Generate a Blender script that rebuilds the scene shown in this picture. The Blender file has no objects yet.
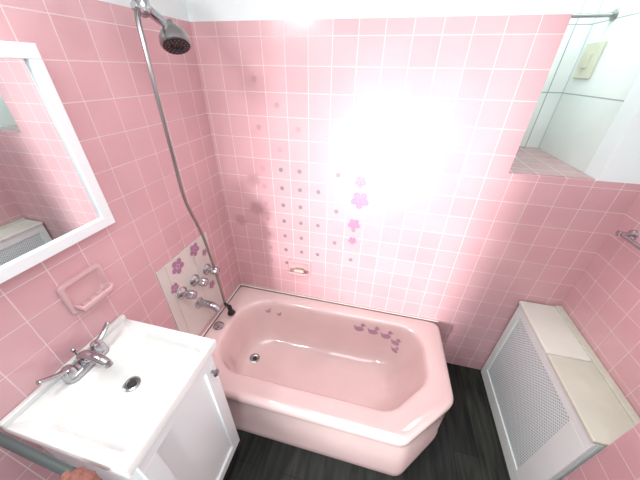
import bpy, bmesh, math, random
from mathutils import Vector, Matrix
from mathutils.bvhtree import BVHTree
random.seed(4)
sc=bpy.context.scene
try:
    sc.view_settings.view_transform='Standard'; sc.view_settings.look='None'
except Exception: pass
COL=sc.collection
# ---------------------------------------------------------------- materials
def mat(name,col,rough=.5,metal=0,coat=0,noise=0,nscale=20,emis=None):
    m=bpy.data.materials.new(name);m.use_nodes=True
    nt=m.node_tree;b=nt.nodes['Principled BSDF']
    b.inputs['Base Color'].default_value=(*col,1);b.inputs['Roughness'].default_value=rough
    b.inputs['Metallic'].default_value=metal;b.inputs['Coat Weight'].default_value=coat
    if noise:
        tc=nt.nodes.new('ShaderNodeTexCoord');n=nt.nodes.new('ShaderNodeTexNoise');n.inputs['Scale'].default_value=nscale
        n.inputs['Detail'].default_value=5
        r=nt.nodes.new('ShaderNodeValToRGB');r.color_ramp.elements[0].position=.3;r.color_ramp.elements[1].position=.7
        r.color_ramp.elements[0].color=(*[c*(1-noise) for c in col],1);r.color_ramp.elements[1].color=(*[min(1,c*(1+noise*.4)) for c in col],1)
        nt.links.new(tc.outputs['Object'],n.inputs['Vector']);nt.links.new(n.outputs['Fac'],r.inputs['Fac']);nt.links.new(r.outputs['Color'],b.inputs['Base Color'])
    return m
def N(nt,t,**k):
    n=nt.nodes.new(t)
    for a,v in k.items(): setattr(n,a,v)
    return n
def mth(nt,op,a,b=None,c=None):
    n=N(nt,'ShaderNodeMath',operation=op)
    for i,v in enumerate((a,b,c)):
        if v is None: continue
        if isinstance(v,(int,float)): n.inputs[i].default_value=v
        else: nt.links.new(v,n.inputs[i])
    return n.outputs[0]
def tilemat(name,c1,c2,grout,pu=.108,pv=.108,ou=.02,ov=.094,mort=.0034,rough=.27,bump=.5,coat=.5):
    m=bpy.data.materials.new(name);m.use_nodes=True;nt=m.node_tree;b=nt.nodes['Principled BSDF'];L=nt.links.new
    tc=N(nt,'ShaderNodeTexCoord');ge=N(nt,'ShaderNodeNewGeometry')
    sp=N(nt,'ShaderNodeSeparateXYZ');L(tc.outputs['Object'],sp.inputs[0])
    sn=N(nt,'ShaderNodeSeparateXYZ');L(ge.outputs['True Normal'],sn.inputs[0])
    fx=mth(nt,'GREATER_THAN',mth(nt,'ABSOLUTE',sn.outputs[0]),.7)
    fz=mth(nt,'GREATER_THAN',mth(nt,'ABSOLUTE',sn.outputs[2]),.7)
    u=mth(nt,'ADD',mth(nt,'MULTIPLY',sp.outputs[0],mth(nt,'SUBTRACT',1,fx)),mth(nt,'MULTIPLY',sp.outputs[1],fx))
    v=mth(nt,'ADD',mth(nt,'MULTIPLY',sp.outputs[2],mth(nt,'SUBTRACT',1,fz)),mth(nt,'MULTIPLY',sp.outputs[1],fz))
    u=mth(nt,'ADD',u,10*pu-ou);v=mth(nt,'ADD',v,10*pv-ov)
    cb=N(nt,'ShaderNodeCombineXYZ');L(u,cb.inputs[0]);L(v,cb.inputs[1])
    br=N(nt,'ShaderNodeTexBrick',offset=0,squash=1)
    L(cb.outputs[0],br.inputs['Vector'])
    br.inputs['Scale'].default_value=1;br.inputs['Brick Width'].default_value=pu;br.inputs['Row Height'].default_value=pv
    br.inputs['Mortar Size'].default_value=mort*.5;br.inputs['Mortar Smooth'].default_value=.15
    br.inputs['Color1'].default_value=(*c1,1);br.inputs['Color2'].default_value=(*c2,1);br.inputs['Mortar'].default_value=(*grout,1)
    no=N(nt,'ShaderNodeTexNoise');no.inputs['Scale'].default_value=3.5;no.inputs['Detail'].default_value=4;L(tc.outputs['Object'],no.inputs['Vector'])
    hs=N(nt,'ShaderNodeHueSaturation');L(br.outputs['Color'],hs.inputs['Color']);L(mth(nt,'ADD',mth(nt,'MULTIPLY',no.outputs['Fac'],.24),.88),hs.inputs['Value'])
    L(hs.outputs[0],b.inputs['Base Color'])
    L(mth(nt,'ADD',mth(nt,'MULTIPLY',br.outputs['Fac'],.5),rough),b.inputs['Roughness'])
    L(mth(nt,'MULTIPLY',mth(nt,'SUBTRACT',1,br.outputs['Fac']),coat),b.inputs['Coat Weight']);b.inputs['Coat Roughness'].default_value=.09
    # each glazed tile sits at a very slightly different angle, plus glaze ripple
    bp=N(nt,'ShaderNodeBump');bp.inputs['Strength'].default_value=bump;bp.inputs['Distance'].default_value=.002
    n2=N(nt,'ShaderNodeTexNoise');n2.inputs['Scale'].default_value=9;L(tc.outputs['Object'],n2.inputs['Vector'])
    L(mth(nt,'SUBTRACT',mth(nt,'MULTIPLY',n2.outputs['Fac'],.9),br.outputs['Fac']),bp.inputs['Height']);L(bp.outputs[0],b.inputs['Normal']);L(bp.outputs[0],b.inputs['Coat Normal'])
    return m
M={}
M['tile']=tilemat('pink_tile',(.64,.370,.398),(.67,.40,.428),(.78,.62,.62))
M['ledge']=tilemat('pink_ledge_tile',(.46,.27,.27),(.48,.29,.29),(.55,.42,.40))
M['panel']=tilemat('cream_panel_tile',(.68,.65,.60),(.70,.67,.62),(.5,.46,.43),pu=.19,pv=.56,ou=.0,ov=.45)
M['alc']=tilemat('white_alcove_tile',(.78,.84,.81),(.82,.87,.84),(.35,.40,.40),pu=.60,pv=.30,ou=-.01,ov=.22,mort=.006,rough=.25)
M['paint']=mat('white_wall_paint',(.82,.88,.88),.6,noise=.05,nscale=4)
M['ceil']=mat('ceiling_paint',(.85,.86,.85),.7)
M['tub']=mat('pink_enamel',(.79,.60,.585),.10,coat=.6,noise=.05,nscale=5)
M['dish']=mat('pink_ceramic',(.66,.42,.435),.15,coat=.4)
M['soap']=mat('cream_soap',(.70,.56,.44),.5)
M['white']=mat('white_lacquer',(.82,.87,.88),.3)
M['sink']=mat('white_cultured_marble',(.80,.82,.80),.1,coat=.5)
M['rad']=mat('radiator_enamel',(.82,.91,.89),.35,noise=.04,nscale=6)
M['radlid']=mat('cream_enamel',(.74,.77,.70),.35,noise=.05,nscale=6)
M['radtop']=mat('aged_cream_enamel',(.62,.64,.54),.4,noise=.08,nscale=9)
M['chrome']=mat('chrome',(.50,.51,.53),.14,1)
M['dchrome']=mat('brushed_nickel',(.36,.36,.36),.28,1)
M['black']=mat('black_plastic',(.015,.015,.017),.4)
M['grey']=mat('grey_rubber',(.07,.09,.09),.5)
M['mirror']=mat('mirror_glass',(.76,.83,.83),.01,1)
M['dot']=mat('dot_sticker_grey',(.28,.22,.24),.4)
M['dot2']=mat('dot_sticker_pale',(.52,.30,.32),.4)
M['flow']=mat('flower_sticker_mauve',(.44,.20,.34),.4)
M['flow2']=mat('flower_sticker_pale',(.55,.31,.35),.4)
M['duck']=mat('duck_sticker_mauve',(.47,.27,.37),.4)
M['beige']=mat('ivory_plastic',(.66,.66,.52),.4)
M['brown']=mat('brown_terry_cloth',(.30,.13,.10),.9,noise=.3,nscale=120)
M['caulk']=mat('white_caulk',(.80,.76,.72),.5)
M['hole']=mat('drain_shadow_metal',(.03,.03,.03),.5)
def perf():
    m=bpy.data.materials.new('perforated_metal');m.use_nodes=True;nt=m.node_tree;b=nt.nodes['Principled BSDF'];L=nt.links.new
    tc=N(nt,'ShaderNodeTexCoord');sp=N(nt,'ShaderNodeSeparateXYZ');L(tc.outputs['Object'],sp.inputs[0])
    k=1/.0125
    a=mth(nt,'MULTIPLY',mth(nt,'ADD',sp.outputs[1],sp.outputs[2]),k*.7071);c=mth(nt,'MULTIPLY',mth(nt,'SUBTRACT',sp.outputs[1],sp.outputs[2]),k*.7071)
    a=mth(nt,'SUBTRACT',mth(nt,'FRACT',mth(nt,'ADD',a,50)),.5);c=mth(nt,'SUBTRACT',mth(nt,'FRACT',mth(nt,'ADD',c,50)),.5)
    d=mth(nt,'SQRT',mth(nt,'ADD',mth(nt,'MULTIPLY',a,a),mth(nt,'MULTIPLY',c,c)))
    h=mth(nt,'LESS_THAN',d,.28)
    mx=N(nt,'ShaderNodeMix',data_type='RGBA');L(h,mx.inputs['Factor']);mx.inputs[6].default_value=(.76,.88,.88,1);mx.inputs[7].default_value=(.28,.36,.37,1)
    L(mx.outputs[2],b.inputs['Base Color']);b.inputs['Roughness'].default_value=.4
    return m
M['perf']=perf()
def floormat():
    m=bpy.data.materials.new('dark_wood_planks');m.use_nodes=True;nt=m.node_tree;b=nt.nodes['Principled BSDF'];L=nt.links.new
    tc=N(nt,'ShaderNodeTexCoord');mp=N(nt,'ShaderNodeMapping');mp.inputs['Rotation'].default_value=(0,0,math.pi/2);L(tc.outputs['Object'],mp.inputs[0])
    br=N(nt,'ShaderNodeTexBrick',offset=.37);L(mp.outputs[0],br.inputs['Vector']);br.inputs['Scale'].default_value=1
    br.inputs['Brick Width'].default_value=.9;br.inputs['Row Height'].default_value=.13;br.inputs['Mortar Size'].default_value=.0018
    br.inputs['Color1'].default_value=(.009,.012,.011,1);br.inputs['Color2'].default_value=(.022,.025,.021,1);br.inputs['Mortar'].default_value=(.003,.004,.004,1)
    m2=N(nt,'ShaderNodeMapping');m2.inputs['Scale'].default_value=(14,1.6,1);L(tc.outputs['Object'],m2.inputs[0])
    no=N(nt,'ShaderNodeTexNoise');no.inputs['Scale'].default_value=2;no.inputs['Detail'].default_value=6;no.inputs['Distortion'].default_value=.6;L(m2.outputs[0],no.inputs['Vector'])
    rp=N(nt,'ShaderNodeValToRGB');rp.color_ramp.elements[0].position=.35;rp.color_ramp.elements[0].color=(.35,.35,.35,1);rp.color_ramp.elements[1].position=.75;rp.color_ramp.elements[1].color=(2.5,2.5,2.4,1);L(no.outputs['Fac'],rp.inputs[0])
    mx=N(nt,'ShaderNodeMix',data_type='RGBA',blend_type='MULTIPLY');mx.inputs['Factor'].default_value=1;L(br.outputs['Color'],mx.inputs[6]);L(rp.outputs[0],mx.inputs[7])
    L(mx.outputs[2],b.inputs['Base Color']);b.inputs['Roughness'].default_value=.45;b.inputs['Specular IOR Level'].default_value=.3
    return m
M['floor']=floormat()
# ---------------------------------------------------------------- mesh helpers
def obj(name,me,parent=None):
    o=bpy.data.objects.new(name,me);COL.objects.link(o)
    if parent: o.parent=parent
    return o
def empty(name):
    return obj(name,None)
def finish(name,bm,mats,parent=None,smooth=False,bevel=0,seg=3,auto=False):
    me=bpy.data.meshes.new(name)
    bmesh.ops.recalc_face_normals(bm,faces=bm.faces[:])
    bm.to_mesh(me);bm.free()
    for x in (mats if isinstance(mats,(list,tuple)) else [mats]): me.materials.append(M[x])
    if smooth:
        for f in me.polygons: f.use_smooth=True
    o=obj(name,me,parent)
    if bevel:
        b=o.modifiers.new('bevel','BEVEL');b.width=bevel;b.segments=seg;b.limit_method='ANGLE';b.angle_limit=.6
    return o
def addbox(bm,mn,mx,mi=0):
    v=[bm.verts.new((x,y,z)) for x in (mn[0],mx[0]) for y in (mn[1],mx[1]) for z in (mn[2],mx[2])]
    for q in ((0,1,3,2),(4,6,7,5),(0,4,5,1),(2,3,7,6),(0,2,6,4),(1,5,7,3)):
        f=bm.faces.new([v[i] for i in q]);f.material_index=mi
def box(name,mn,mx,m,parent=None,bevel=0,seg=3):
    bm=bmesh.new();addbox(bm,mn,mx);return finish(name,bm,m,parent,bevel=bevel,seg=seg)
def boxes(name,lst,mats,parent=None,bevel=0):
    bm=bmesh.new()
    for mn,mx,mi in lst: addbox(bm,mn,mx,mi)
    return finish(name,bm,mats,parent,bevel=bevel)
def loft(name,loops,m,parent=None,cap0=False,cap1=True,smooth=True,closed=True):
    bm=bmesh.new();R=[[bm.verts.new(p) for p in l] for l in loops];n=len(R[0])
    for a,b in zip(R[:-1],R[1:]):
        for i in range(n if closed else n-1):
            j=(i+1)%n
            try: bm.faces.new((a[i],a[j],b[j],b[i]))
            except ValueError: pass
    if cap0: bm.faces.new(R[0])
    if cap1: bm.faces.new(R[-1])
    return finish(name,bm,m,parent,smooth=smooth)
def frame(d):
    d=Vector(d).normalized();a=Vector((0,0,1)) if abs(d.z)<.9 else Vector((1,0,0))
    u=d.cross(a).normalized();return d,u,d.cross(u).normalized()
def lathe(name,prof,org,axis,m,parent=None,n=32):
    d,u,v=frame(axis);o=Vector(org)
    loops=[[o+d*h+(u*math.cos(2*math.pi*i/n)+v*math.sin(2*math.pi*i/n))*max(r,1e-4) for i in range(n)] for r,h in prof]
    ob=loft(name,loops,m,parent,cap0=True,cap1=True)
    e=ob.modifiers.new('es','EDGE_SPLIT');e.split_angle=math.radians(40)
    return ob
def spline(pts,n):
    P=[Vector(p) for p in pts];P=[P[0]*2-P[1]]+P+[P[-1]*2-P[-2]];out=[]
    segs=len(P)-3
    for s in range(n+1):
        t=s/n*segs;k=min(int(t),segs-1);t-=k;a,b,c,d=P[k:k+4]
        out.append(.5*((2*b)+(c-a)*t+(2*a-5*b+4*c-d)*t*t+(3*b-a-3*c+d)*t**3))
    return out
def tube(name,pts,rad,m,parent=None,n=14,samples=40,ribs=0,flat=1.0):
    P=spline(pts,samples);L=[];up=None
    for i,p in enumerate(P):
        d=(P[min(i+1,len(P)-1)]-P[max(i-1,0)]).normalized()
        if up is None: _,u,_=frame(d)
        else: u=(up-d*up.dot(d)).normalized()
        up=u;v=d.cross(u);t=i/(len(P)-1)
        r=rad(t) if callable(rad) else rad
        if ribs: r*= (1.0 if i%2 else 1-ribs)
        L.append([p+(u*math.cos(2*math.pi*k/n)+v*flat*math.sin(2*math.pi*k/n))*r for k in range(n)])
    return loft(name,L,m,parent,cap0=True,cap1=True)
# ---------------------------------------------------------------- room shell
W=2.04;TT=1.985;CH=2.45;FY=-2.35;XN=1.513;XJ=1.86;ZL=1.42;AD=.60;RJ=-.735
box('floor',(-.1,FY-.1,-.1),(W+.1,.1,0),'floor')
box('ceiling',(-.1,FY-.1,CH),(W+.1,AD+.1,CH+.1),'ceil')
boxes('wall_left',[((-.1,FY,0),(-.008,AD+.1,CH),1),((-.008,FY,0),(0,0,TT),0)],['tile','paint'])
boxes('wall_back',[((-.008,.008,0),(XN,.1,CH),1),((0,0,0),(XN,.008,TT),0),
    ((XN,0,0),(W+.1,.1,ZL),0),
    ((XJ,0,ZL),(W+.1,.1,CH),1),
    ((XN,0,2.30),(XJ,.1,CH),1)],['tile','paint'])
boxes('wall_alcove',[((XN-.1,.1,ZL-.1),(XN,AD+.1,CH),0),((XJ,.1,ZL-.1),(XJ+.1,AD+.1,CH),0),((XN,AD,ZL-.1),(XJ,AD+.1,CH),0)],['alc'])
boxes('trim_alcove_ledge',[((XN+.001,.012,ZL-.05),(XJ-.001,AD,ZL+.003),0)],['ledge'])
boxes('wall_right',[((W,RJ,0),(W+.1,0,CH),1),((W-.006,RJ,0),(W,0,TT-.55),0)],['tile','paint'])
boxes('wall_return',[((XJ,FY,0),(W+.1,RJ-.002,CH),1),((XJ-.006,FY,0),(XJ,RJ-.002,1.43),0)],['tile','paint'])
DX0,DX1=.38,1.175  # unseen doorway, added so its edge cuts the spot beam on the back wall
boxes('wall_front',[((-.1,FY-.1,0),(DX0,FY,CH),0),((DX1,FY-.1,0),(W+.1,FY,CH),0),((DX0,FY-.1,2.05),(DX1,FY,CH),0)],['paint'])
# ---------------------------------------------------------------- bathtub
def rounded(poly,rad,k=10):
    out=[];n=len(poly)
    for i in range(n):
        p=Vector(poly[i]);a=(Vector(poly[i-1])-p);b=(Vector(poly[(i+1)%n])-p);r=rad[i]
        an=a.angle(b);t=min(r/math.tan(an/2),a.length*.49,b.length*.49);r=t*math.tan(an/2)
        c=p+(a.normalized()+b.normalized()).normalized()*(r/math.sin(an/2))
        s=p+a.normalized()*t;e=p+b.normalized()*t
        a0=math.atan2(*(s-c).yx);a1=math.atan2(*(e-c).yx);da=(a1-a0+math.pi)%(2*math.pi)-math.pi
        for j in range(k+1):
            w=a0+da*j/k;out.append(Vector((c.x+r*math.cos(w),c.y+r*math.sin(w))))
    return out
def sample(poly,cen,n):
    out=[];m=len(poly);c=Vector(cen)
    for i in range(n):
        w=2*math.pi*i/n;d=Vector((math.cos(w),math.sin(w)));best=None
        for j in range(m):
            a=poly[j]-c;b=poly[(j+1)%m]-c;e=b-a;den=d.x*e.y-d.y*e.x
            if abs(den)<1e-12: continue
            t=(a.x*e.y-a.y*e.x)/den;s=(a.x*d.y-a.y*d.x)/den
            if t>0 and -1e-6<=s<=1+1e-6 and (best is None or t>best): best=t
        out.append(c+d*best)
    return out
CEN=(.70,-.36);NN=240
def outer(o,z,ex=0):
    p=[(.003+o,-.003-o),(1.455-o,-.003-o),(1.474-o,-.52+.4*o),(1.225-.4*o+ex,-.768+o),(.003+o,-.768+o)]
    return [(q.x,q.y,z) for q in sample(rounded(p,[.02,.05,.08,.08,.02]),CEN,NN)]
def inner(o,z,ro=0,rs=1):
    p=[(.115+o,-.095-o),(1.345-o-ro,-.085-o),(1.36-o-ro,-.44+.3*o),(1.165-.3*o-ro*.8,-.66+o),(.115+o,-.66+o)]
    return [(q.x,q.y,z) for q in sample(rounded(p,[.2,.15,.14,.14,.2]),CEN,NN)]
tub=empty('bathtub')
loops=[outer(.0,.0,.03),outer(.0,.05,.03),outer(.006,.055,.03),outer(.007,.31,.01),outer(.004,.33,.0),outer(0,.345),outer(0,.380),outer(.006,.394),outer(.016,.401),outer(.03,.402),
 inner(-.012,.401),inner(0,.396),inner(.010,.386),inner(.018,.36),inner(.024,.30,.010),inner(.032,.22,.03),inner(.044,.13,.06),inner(.062,.085,.09),inner(.09,.062,.12),inner(.13,.053,.14),inner(.21,.048,.13)]
tb=loft('tub_shell',loops,'tub',tub)
bm=bmesh.new();bm.from_mesh(tb.data);bvh=BVHTree.FromBMesh(bm)
hh=bvh.ray_cast(Vector((.245,-.35,.35)),Vector((0,0,-1)))
lathe('drain',[(.036,-.004),(.036,.005),(.027,.008),(.022,.004)],hh[0],hh[1] if hh[1].z>0 else -hh[1],'dchrome',tub)
lathe('drain_hole',[(.015,.003),(.015,.0055)],hh[0],hh[1] if hh[1].z>0 else -hh[1],'hole',tub)
box('caulk_back',(.0,-.010,.401),(1.45,-.0,.409),'caulk',tub,bevel=.003)
box('caulk_left',(.0,-.765,.401),(.010,-.0,.409),'caulk',tub,bevel=.003)
# stickers --------------------------------------------------------
def disc(bm,c,r,nrm,n=20,mi=0,sx=1):
    d,u,v=frame(nrm)
    f=bm.faces.new([bm.verts.new(Vector(c)+u*math.cos(2*math.pi*i/n)*r*sx+v*math.sin(2*math.pi*i/n)*r) for i in range(n)]);f.material_index=mi
def flower(bm,c,r,nrm,mi=0,off=.0):
    d,u,v=frame(nrm);c=Vector(c)
    for k in range(5):
        a=2*math.pi*k/5+.3+off;disc(bm,c+(u*math.cos(a)+v*math.sin(a))*r*.62+d*.0002*k,r*.36,nrm,mi=mi)
    disc(bm,c+d*.0014,r*.2,nrm,mi=mi)
bm=bmesh.new()
P=.108
for ix in range(3,9):
    for iz in range(5,16):
        x=.02+P*ix-.054;z=.094+P*iz+.054
        if (ix+iz)%2==0 or (ix in(3,4,5) and iz<12):
            if ix>=6 and (iz>11 or iz<6): continue
            if ix>=5 and iz>13: continue
            disc(bm,(x,-.0015,z),.0125,(0,-1,0),mi=1 if iz>11 or ix<4 else 0)
finish('dot_stickers',bm,['dot','dot2'])
bm=bmesh.new()
flower(bm,(.85,-.0026,1.205),.052,(0,-1,0));flower(bm,(.845,-.0026,1.31),.034,(0,-1,0));flower(bm,(.83,-.0026,1.05),.038,(0,-1,0),0);flower(bm,(.83,-.0026,.94),.026,(0,-1,0),0)
flower(bm,(.22,-.0026,1.26),.045,(0,-1,0),1);flower(bm,(.22,-.0026,1.08),.045,(0,-1,0),1);flower(bm,(.10,-.0026,.98),.04,(0,-1,0),1)
finish('flower_stickers',bm,['flow','flow2'])
def duck(bm,x,z,s,flip=1):
    shapes=[[(math.cos(a)*.034-.002,math.sin(a)*.022) for a in [2*math.pi*i/24 for i in range(24)]],
            [(.020+math.cos(a)*.014,.040+math.sin(a)*.018) for a in [2*math.pi*i/18 for i in range(18)]],
            [(.030,.048),(.048,.039),(.031,.032)],[(-.014,.014),(-.046,.032),(-.034,-.002)]]
    for sh in shapes:
        vs=[]
        for a,b in sh:
            px=x+a*s*flip;pz=z+b*s
            h=bvh.ray_cast(Vector((px,-.30,pz)),Vector((0,1,0)))
            if h[0] is None: return
            vs.append(bm.verts.new(h[0]+h[1]*(.0015 if h[1].y<0 else -.0015)))
        bm.faces.new(vs)
bm2=bmesh.new()
for x,z,s in ((.945,.305,.95),(1.04,.30,.95),(1.13,.285,.95),(1.195,.25,.75),(1.20,.195,.6),(.28,.31,.5),(.36,.29,.45)): duck(bm2,x,z,s)
finish('duck_stickers',bm2,'duck',tub)
# ---------------------------------------------------------------- valve panel + handles
bm=bmesh.new();addbox(bm,(.0,-.625,.44),(.005,-.235,1.01))
pan=finish('shower_valve',bm,'panel',bevel=.002)
bm=bmesh.new()
for y,z,r in ((-.50,.955,.045),(-.36,.965,.04),(-.56,.86,.03),(-.29,.90,.022),(-.30,.66,.03)): flower(bm,(.006,y,z),r,(1,0,0))
finish('panel_flowers',bm,['flow'],pan)
for i,(y,z) in enumerate(((-.31,.79),(-.425,.80),(-.53,.80))):
    lathe('escutcheon_%d'%(i+1),[(.034,0),(.034,.006),(.024,.016),(.015,.020),(.013,.045)],(.005,y,z),(1,0,0),'chrome',pan)
    loopsH=[]
    for h,r,am in ((.036,.015,0),(.041,.022,.12),(.050,.026,.14),(.072,.025,.12),(.080,.018,.05),(.083,.007,0)):
        loopsH.append([(.005+h,y+math.cos(a)*r*(1+am*math.cos(4*a)),z+math.sin(a)*r*(1+am*math.cos(4*a))) for a in [2*math.pi*k/40 for k in range(40)]])
    loft('handle_%d'%(i+1),loopsH,'chrome',pan,cap0=True)
lathe('spout_flange',[(.032,0),(.032,.006),(.02,.012)],(.005,-.44,.64),(1,0,0),'chrome',pan)
tube('spout',[(.01,-.44,.64),(.06,-.44,.642),(.10,-.44,.635),(.13,-.44,.61)],lambda t:.023-.004*t,'chrome',pan,n=20)
lathe('drain_stopper',[(.030,0),(.034,.006),(.028,.016),(.010,.022),(.007,.034),(.002,.036)],(.062,-.40,.402),(0,0,1),'chrome')
# ---------------------------------------------------------------- shower head & hose
sh=empty('shower_head')
lathe('wall_flange',[(.032,0),(.03,.006),(.012,.014)],(-.008,-.34,2.09),(1,0,0),'chrome',sh)
tube('arm',[(0,-.34,2.09),(.06,-.37,2.085),(.12,-.42,2.04),(.16,-.46,1.985)],.0115,'chrome',sh)
lathe('diverter_body',[(.012,-.03),(.020,-.026),(.024,-.01),(.024,.02),(.018,.03),(.014,.036)],(.165,-.463,1.975),(.4,-.35,-.85),'chrome',sh)
tube('cradle',[(.165,-.463,1.97),(.18,-.43,1.945),(.19,-.41,1.93)],lambda t:.016-.003*t,'chrome',sh)
ax=Vector((.35,-.35,-.85)).normalized();hc=Vector((.198,-.392,1.920))
lathe('head_body',[(.012,-.02),(.016,-.01),(.024,.0),(.040,.02),(.048,.035),(.049,.052),(.044,.058)],hc,ax,'dchrome',sh)
lathe('spray_face',[(.043,.057),(.041,.061),(.020,.062),(.018,.058),(.0,.058)],hc,ax,'black',sh)
bm=bmesh.new();d,u,v=frame(ax)
for rr,cnt in ((.012,6),(.026,12),(.035,18)):
    for k in range(cnt):
        a=2*math.pi*k/cnt;disc(bm,hc+d*.0628+(u*math.cos(a)+v*math.sin(a))*rr,.0022,ax,n=8)
finish('nozzles',bm,'dchrome',sh)
tube('hose',[(.175,-.49,1.955),(.185,-.515,1.93),(.20,-.535,1.85),(.205,-.545,1.72),(.18,-.52,1.53),(.135,-.47,1.32),(.095,-.375,1.08),(.065,-.315,.82),(.055,-.29,.60),(.055,-.285,.46)],.0075,'dchrome',sh,n=12,samples=560,ribs=.22)
lathe('hose_nut',[(.011,-.02),(.014,-.016),(.014,.014),(.010,.02)],(.172,-.485,1.957),(0,-.85,.3),'chrome',sh)
lathe('hose_connector',[(.009,0),(.014,.008),(.015,.045),(.021,.055),(.026,.068),(.016,.078)],(.085,-.29,.485),(.1,0,-1),'black',sh)
tube('hose_end',[(.055,-.287,.50),(.065,-.288,.487),(.085,-.29,.480)],.0085,'black',sh)
# ---------------------------------------------------------------- soap dishes
def tray(name,cx,cy,cz,w,h,dep,nrm,m='dish'):
    e=empty(name)
    def T(a,b,c):
        return (b,cy+a,cz+c) if nrm=='x' else (cx+a,-b,cz+c)
    def rr(w,h,r,b,dz=0,n=8):
        q=rounded([(-w/2,-h/2),(w/2,-h/2),(w/2,h/2),(-w/2,h/2)],[r]*4,n);return [T(p.x,b,p.y+dz) for p in q]
    L=[rr(w,h,.015,0),rr(w,h,.015,.008),rr(w-.008,h-.008,.014,.013),rr(w-.03,h-.03,.012,.012),rr(w-.04,h-.04,.012,.004)]
    loft('plate',L,m,e,cap1=True)
    bw=w*.86;z0=-h*.36
    def rz(w,dp,r,c,n=8):
        q=rounded([(-w/2,0.003),(w/2,0.003),(w/2,dp),(-w/2,dp)],[.003,r,r,.003][::1],n);return [T(p.x,p.y,c) for p in q]
    L=[rz(bw*.7,dep*.5,.015,z0-.012),rz(bw*.92,dep*.85,.02,z0),rz(bw,dep,.025,z0+.022),rz(bw-.008,dep-.004,.022,z0+.027),rz(bw-.02,dep-.01,.02,z0+.022),rz(bw-.03,dep-.016,.018,z0+.006)]
    loft('bowl',L,m,e,cap0=True,cap1=True)
    bm=bmesh.new()
    for k in range(4):
        a=-bw*.3+bw*.2*k
        p0=T(a-.003,.008,z0+.004);p1=T(a+.003,dep-.018,z0+.011)
        addbox(bm,tuple(min(i,j) for i,j in zip(p0,p1)),tuple(max(i,j) for i,j in zip(p0,p1)))
    finish('ribs',bm,m,e,bevel=.002)
    return e
d1=tray('soap_dish',0,-.89,1.155,.150,.125,.055,'x')
d2=tray('soap_dish',.49,0,.665,.160,.12,.045,'y')
q=rounded([(-.035,-.018),(.035,-.018),(.035,.018),(-.035,.018)],[.012]*4,6)
loft('bar_of_soap',[[(.49+p.x*s,-.024+p.y*s*.6,z) for p in q] for s,z in ((.8,.637),(1,.643),(1,.655),(.8,.662))],'soap',cap0=True)
# ---------------------------------------------------------------- mirror cabinet
mc=empty('mirror_cabinet')
my0,my1,mz0,mz1=-1.22,-.725,1.335,1.856
box('body',(0,my0+.01,mz0+.01),(.022,my1-.01,mz1-.01),'white',mc)
fw=.034
bm=bmesh.new()
for a,b in (((.020,my0,mz0),(.042,my1,mz0+fw)),((.020,my0,mz1-fw),(.042,my1,mz1)),((.020,my0,mz0+fw),(.042,my0+fw,mz1-fw)),((.020,my1-fw,mz0+fw),(.042,my1,mz1-fw))): addbox(bm,a,b)
finish('frame',bm,'white',mc,bevel=.002)
box('glass',(.022,my0+fw,mz0+fw),(.032,my1-fw,mz1-fw),'mirror',mc)
# ---------------------------------------------------------------- vanity
va=empty('bathroom_vanity')
vx,vy0,vy1,vt=.425,-1.245,-.83,.94
cx=.385
ct=vt-.03;a0,a1=vy0+.02,vy1-.012
boxes('carcass',[((.0,a0,.09),(cx,a0+.016,ct),0),((.0,a1-.016,.09),(cx,a1,ct),0),((cx-.016,a0+.016,.09),(cx,a1-.016,ct),0),((0,a0+.016,.09),(cx-.016,a1-.016,.105),0),((.0,vy0+.03,0),(cx-.05,vy1-.03,.09),0)],['white'],va,bevel=.001)
dy0,dy1,dz0,dz1=vy0+.03,vy1-.022,.12,vt-.06;fr=.055
bm=bmesh.new()
addbox(bm,(cx,dy0,dz0),(cx+.009,dy1,dz1))
for a,b in (((cx+.004,dy0,dz0),(cx+.020,dy1,dz0+fr)),((cx+.004,dy0,dz1-fr),(cx+.020,dy1,dz1)),((cx+.004,dy0,dz0+fr),(cx+.020,dy0+fr,dz1-fr)),((cx+.004,dy1-fr,dz0+fr),(cx+.020,dy1,dz1-fr))): addbox(bm,a,b)
finish('shaker_door',bm,'white',va,bevel=.002)
lathe('knob',[(.006,0),(.006,.012),(.014,.018),(.015,.024),(.010,.029),(.002,.030)],(cx+.020,dy1-.028,.80),(1,0,0),'dchrome',va)
def rect(x0,x1,y0,y1,r,z,n=8):
    return [(p.x,p.y,z) for p in rounded([(x0,y0),(x1,y0),(x1,y1),(x0,y1)],[r]*4,n)]
bx0,bx1,by0,by1=.105,.400,vy0+.03,vy1-.03
L=[rect(0,vx,vy0,vy1,.006,vt-.035),rect(0,vx,vy0,vy1,.006,vt-.004),rect(.003,vx-.003,vy0+.003,vy1-.003,.006,vt),
   rect(bx0,bx1,by0,by1,.035,vt),rect(bx0+.004,bx1-.004,by0+.004,by1-.004,.034,vt-.003),rect(bx0+.012,bx1-.010,by0+.010,by1-.010,.035,vt-.02),
   rect(bx0+.022,bx1-.020,by0+.02,by1-.02,.035,vt-.065),rect(bx0+.05,bx1-.05,by0+.06,by1-.06,.035,vt-.088),rect(.175,.215,-1.035,-.995,.018,vt-.096)]
t=loft('basin_top',L,'sink',va,cap0=False)
e=t.modifiers.new('es','EDGE_SPLIT');e.split_angle=math.radians(50)
box('back_lip',(0,vy0,vt-.002),(.018,vy1,vt+.022),'sink',va,bevel=.005)
lathe('drain_ring',[(.028,0),(.028,.004),(.022,.006),(.019,.002)],(.182,-1.015,vt-.094),(0,0,1),'dchrome',va)
lathe('drain_cap',[(.016,.001),(.015,.006),(.003,.007)],(.182,-1.015,vt-.094),(0,0,1),'hole',va)
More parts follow.
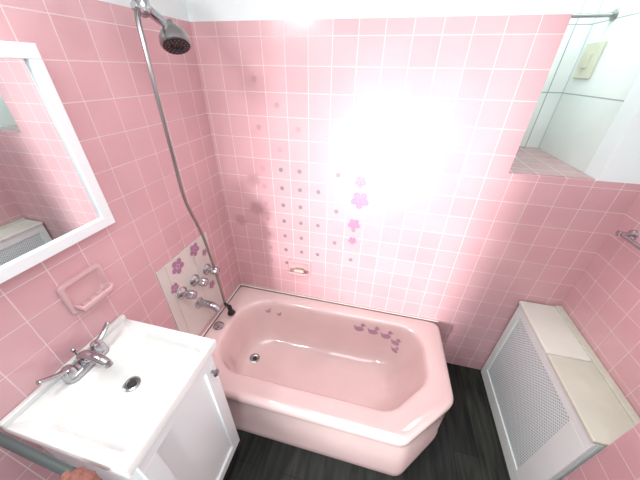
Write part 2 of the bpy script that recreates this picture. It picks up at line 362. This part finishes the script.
# faucet
fa=empty('faucet');fy=-1.03;fx=.056;vb=vt+.0005
q=rounded([(-.027,-.072),(.027,-.072),(.027,.072),(-.027,.072)],[.025]*4,8)
loft('base',[[(fx+p.x*s,fy+p.y*(.5+.5*s) ,z) for p in q] for s,z in ((1,vb),(1,vb+.014),(.9,vb+.022),(.7,vb+.026))],'chrome',fa,cap0=True)
tube('spout',[(fx,fy,vt+.015),(fx+.005,fy,vt+.045),(fx+.035,fy,vt+.064),(fx+.075,fy,vt+.060),(fx+.105,fy,vt+.045)],lambda t:.020-.006*t,'chrome',fa,n=20,samples=30)
lathe('aerator',[(.012,0),(.012,.014),(.009,.015)],(fx+.103,fy,vt+.048),(.35,0,-1),'dchrome',fa)
for s,nm in ((1,'a'),(-1,'b')):
    y=fy+s*.050
    lathe('handle_hub_'+nm,[(.023,0),(.022,.015),(.019,.028),(.015,.038),(.004,.043)],(fx,y,vt+.014),(0,0,1),'chrome',fa)
    tube('lever_'+nm,[(fx,y,vt+.046),(fx+.004,y+s*.02,vt+.055),(fx+.002,y+s*.042,vt+.067),(fx-.0,y+s*.066,vt+.084)],lambda t:.012-.003*t,'chrome',fa,n=16,samples=20,flat=.75)
lathe('lift_rod',[(.003,0),(.003,.04),(.006,.045),(.006,.054),(.002,.058)],(fx-.022,fy,vt+.02),(0,0,1),'chrome',fa)
# ---------------------------------------------------------------- radiator cover
rc=empty('radiator_cover');rx,ry0,ry1,rz=1.832,-.728,-.012,.70;RX=W-.008
bm=bmesh.new()
def fr4(bm,x0,x1,y0,y1,z0,z1,l,r,b,tp,mi=0):
    addbox(bm,(x0,y0,z0),(x1,y1,z0+b),mi);addbox(bm,(x0,y0,z1-tp),(x1,y1,z1),mi)
    addbox(bm,(x0,y0,z0+b),(x1,y0+l,z1-tp),mi);addbox(bm,(x0,y1-r,z0+b),(x1,y1,z1-tp),mi)
fr4(bm,rx,rx+.016,ry0,ry1,.0,rz-.018,.11,.05,.09,.06)
addbox(bm,(rx+.016,ry1-.014,0),(RX,ry1,rz-.018));addbox(bm,(rx+.016,ry0,0),(RX,ry0+.014,rz-.018))
finish('casing',bm,'rad',rc,bevel=.002)
box('grille',(rx+.007,ry0+.10,.085),(rx+.010,ry1-.045,rz-.075),'perf',rc)
box('lid_far',(rx-.010,-.36,rz-.018),(RX,ry1+.004,rz),'radlid',rc,bevel=.005)
box('lid_near',(rx-.010,ry0,rz-.018),(RX,-.363,rz),'radtop',rc,bevel=.005)
box('lid_back_strip',(RX-.03,ry0,rz),(RX,ry1,rz+.012),'radtop',rc,bevel=.003)
# ---------------------------------------------------------------- alcove items
sp=empty('light_switch')
box('plate',(XJ-.012,.40,1.79),(XJ,.54,1.94),'beige',sp,bevel=.004)
box('rocker',(XJ-.022,.45,1.835),(XJ-.011,.49,1.895),'beige',sp,bevel=.003)
cr=empty('curtain_rod')
tube('rod',[(XN,.44,2.035),(1.68,.44,2.035),(XJ,.44,2.035)],.009,'dchrome',cr)
lathe('flange_a',[(.024,0),(.022,.008),(.011,.014)],(XJ,.44,2.035),(-1,0,0),'dchrome',cr)
lathe('flange_b',[(.024,0),(.022,.008),(.011,.014)],(XN,.44,2.035),(1,0,0),'dchrome',cr)
tr=empty('towel_bar')
for y in (-.10,-.52):
    lathe('post',[(.024,0),(.022,.008),(.010,.014),(.010,.045),(.014,.055),(.004,.06)],(W-.006,y,1.23),(-1,0,0),'chrome',tr)
tube('bar',[(W-.052,-.085,1.23),(W-.052,-.3,1.23),(W-.052,-.535,1.23)],.008,'chrome',tr)
rl=empty('towel_rail')
lathe('rail_flange',[(.028,0),(.026,.008),(.012,.014)],(0,-1.268,1.0),(1,0,0),'grey',rl)
tube('rail',[(0,-1.268,1.0),(.10,-1.272,1.0),(.20,-1.276,.995),(.33,-1.280,.985)],.011,'grey',rl)
bm=bmesh.new();bmesh.ops.create_uvsphere(bm,u_segments=32,v_segments=20,radius=1)
for v_ in bm.verts:
    c=v_.co;s=1+.10*math.sin(c.x*9)*math.cos(c.z*7);v_.co=Vector((.345+c.x*.05*s,-1.285+c.y*.024*s,.950+c.z*.050*s))
finish('washcloth',bm,'brown',rl,smooth=True)
# ---------------------------------------------------------------- lights
def area(name,loc,target,sx,sy,power,col=(1,1,1),spread=math.pi):
    l=bpy.data.lights.new(name,'AREA');l.shape='RECTANGLE';l.size=sx;l.size_y=sy;l.energy=power;l.color=col;l.spread=spread
    o=bpy.data.objects.new(name,l);COL.objects.link(o);o.location=loc
    o.rotation_euler=(Vector(target)-Vector(loc)).to_track_quat('-Z','Y').to_euler();return o
area('ceiling_fill',(1.10,-1.15,2.42),(1.10,-1.05,0),1.1,1.1,17,(.97,1,1))  # broad overhead fill added to lift the whole room, no fixture modelled
area('side_fill',(.10,-1.25,2.22),(1.75,-.6,.4),.5,.15,11,(.97,1,1))  # out-of-frame side fill, added to brighten the radiator and right side
area('alcove_fill',(1.60,.30,2.40),(1.80,.25,1.5),.2,.4,4.5,(.9,.97,1))  # area lamp added under the alcove top to brighten it, no window behind
l=bpy.data.lights.new('glare_spot','SPOT');l.energy=1020;l.spot_size=math.radians(34);l.spot_blend=1;l.shadow_soft_size=.12;l.color=(.97,1,1)  # spot added behind the camera to make the glare patch on the back wall
o=bpy.data.objects.new('glare_spot',l);COL.objects.link(o);o.location=(.90,-4.2,.42)
o.rotation_euler=(Vector((1.16,0,1.06))-o.location).to_track_quat('-Z','Y').to_euler()
w=bpy.data.worlds.new('world');sc.world=w;w.use_nodes=True
w.node_tree.nodes['Background'].inputs[0].default_value=(.9,.95,1,1);w.node_tree.nodes['Background'].inputs[1].default_value=1.0
# ---------------------------------------------------------------- camera
yaw,pitch,roll,F=.2314,.5668,.0172,267.79
h=Vector((-math.sin(yaw),math.cos(yaw),0));z=Vector((0,0,1))
f=math.cos(pitch)*h-math.sin(pitch)*z;r=Vector((math.cos(yaw),math.sin(yaw),0));u=math.sin(pitch)*h+math.cos(pitch)*z
r2=math.cos(roll)*r+math.sin(roll)*u;u2=-math.sin(roll)*r+math.cos(roll)*u
cam=bpy.data.cameras.new('camera');co=bpy.data.objects.new('camera',cam);COL.objects.link(co)
cam.sensor_width=36;cam.lens=F/640*36;cam.clip_start=.02
mt=Matrix((r2,u2,-f)).transposed().to_4x4();mt.translation=Vector((.9526,-1.376,1.8101));co.matrix_world=mt
sc.camera=co
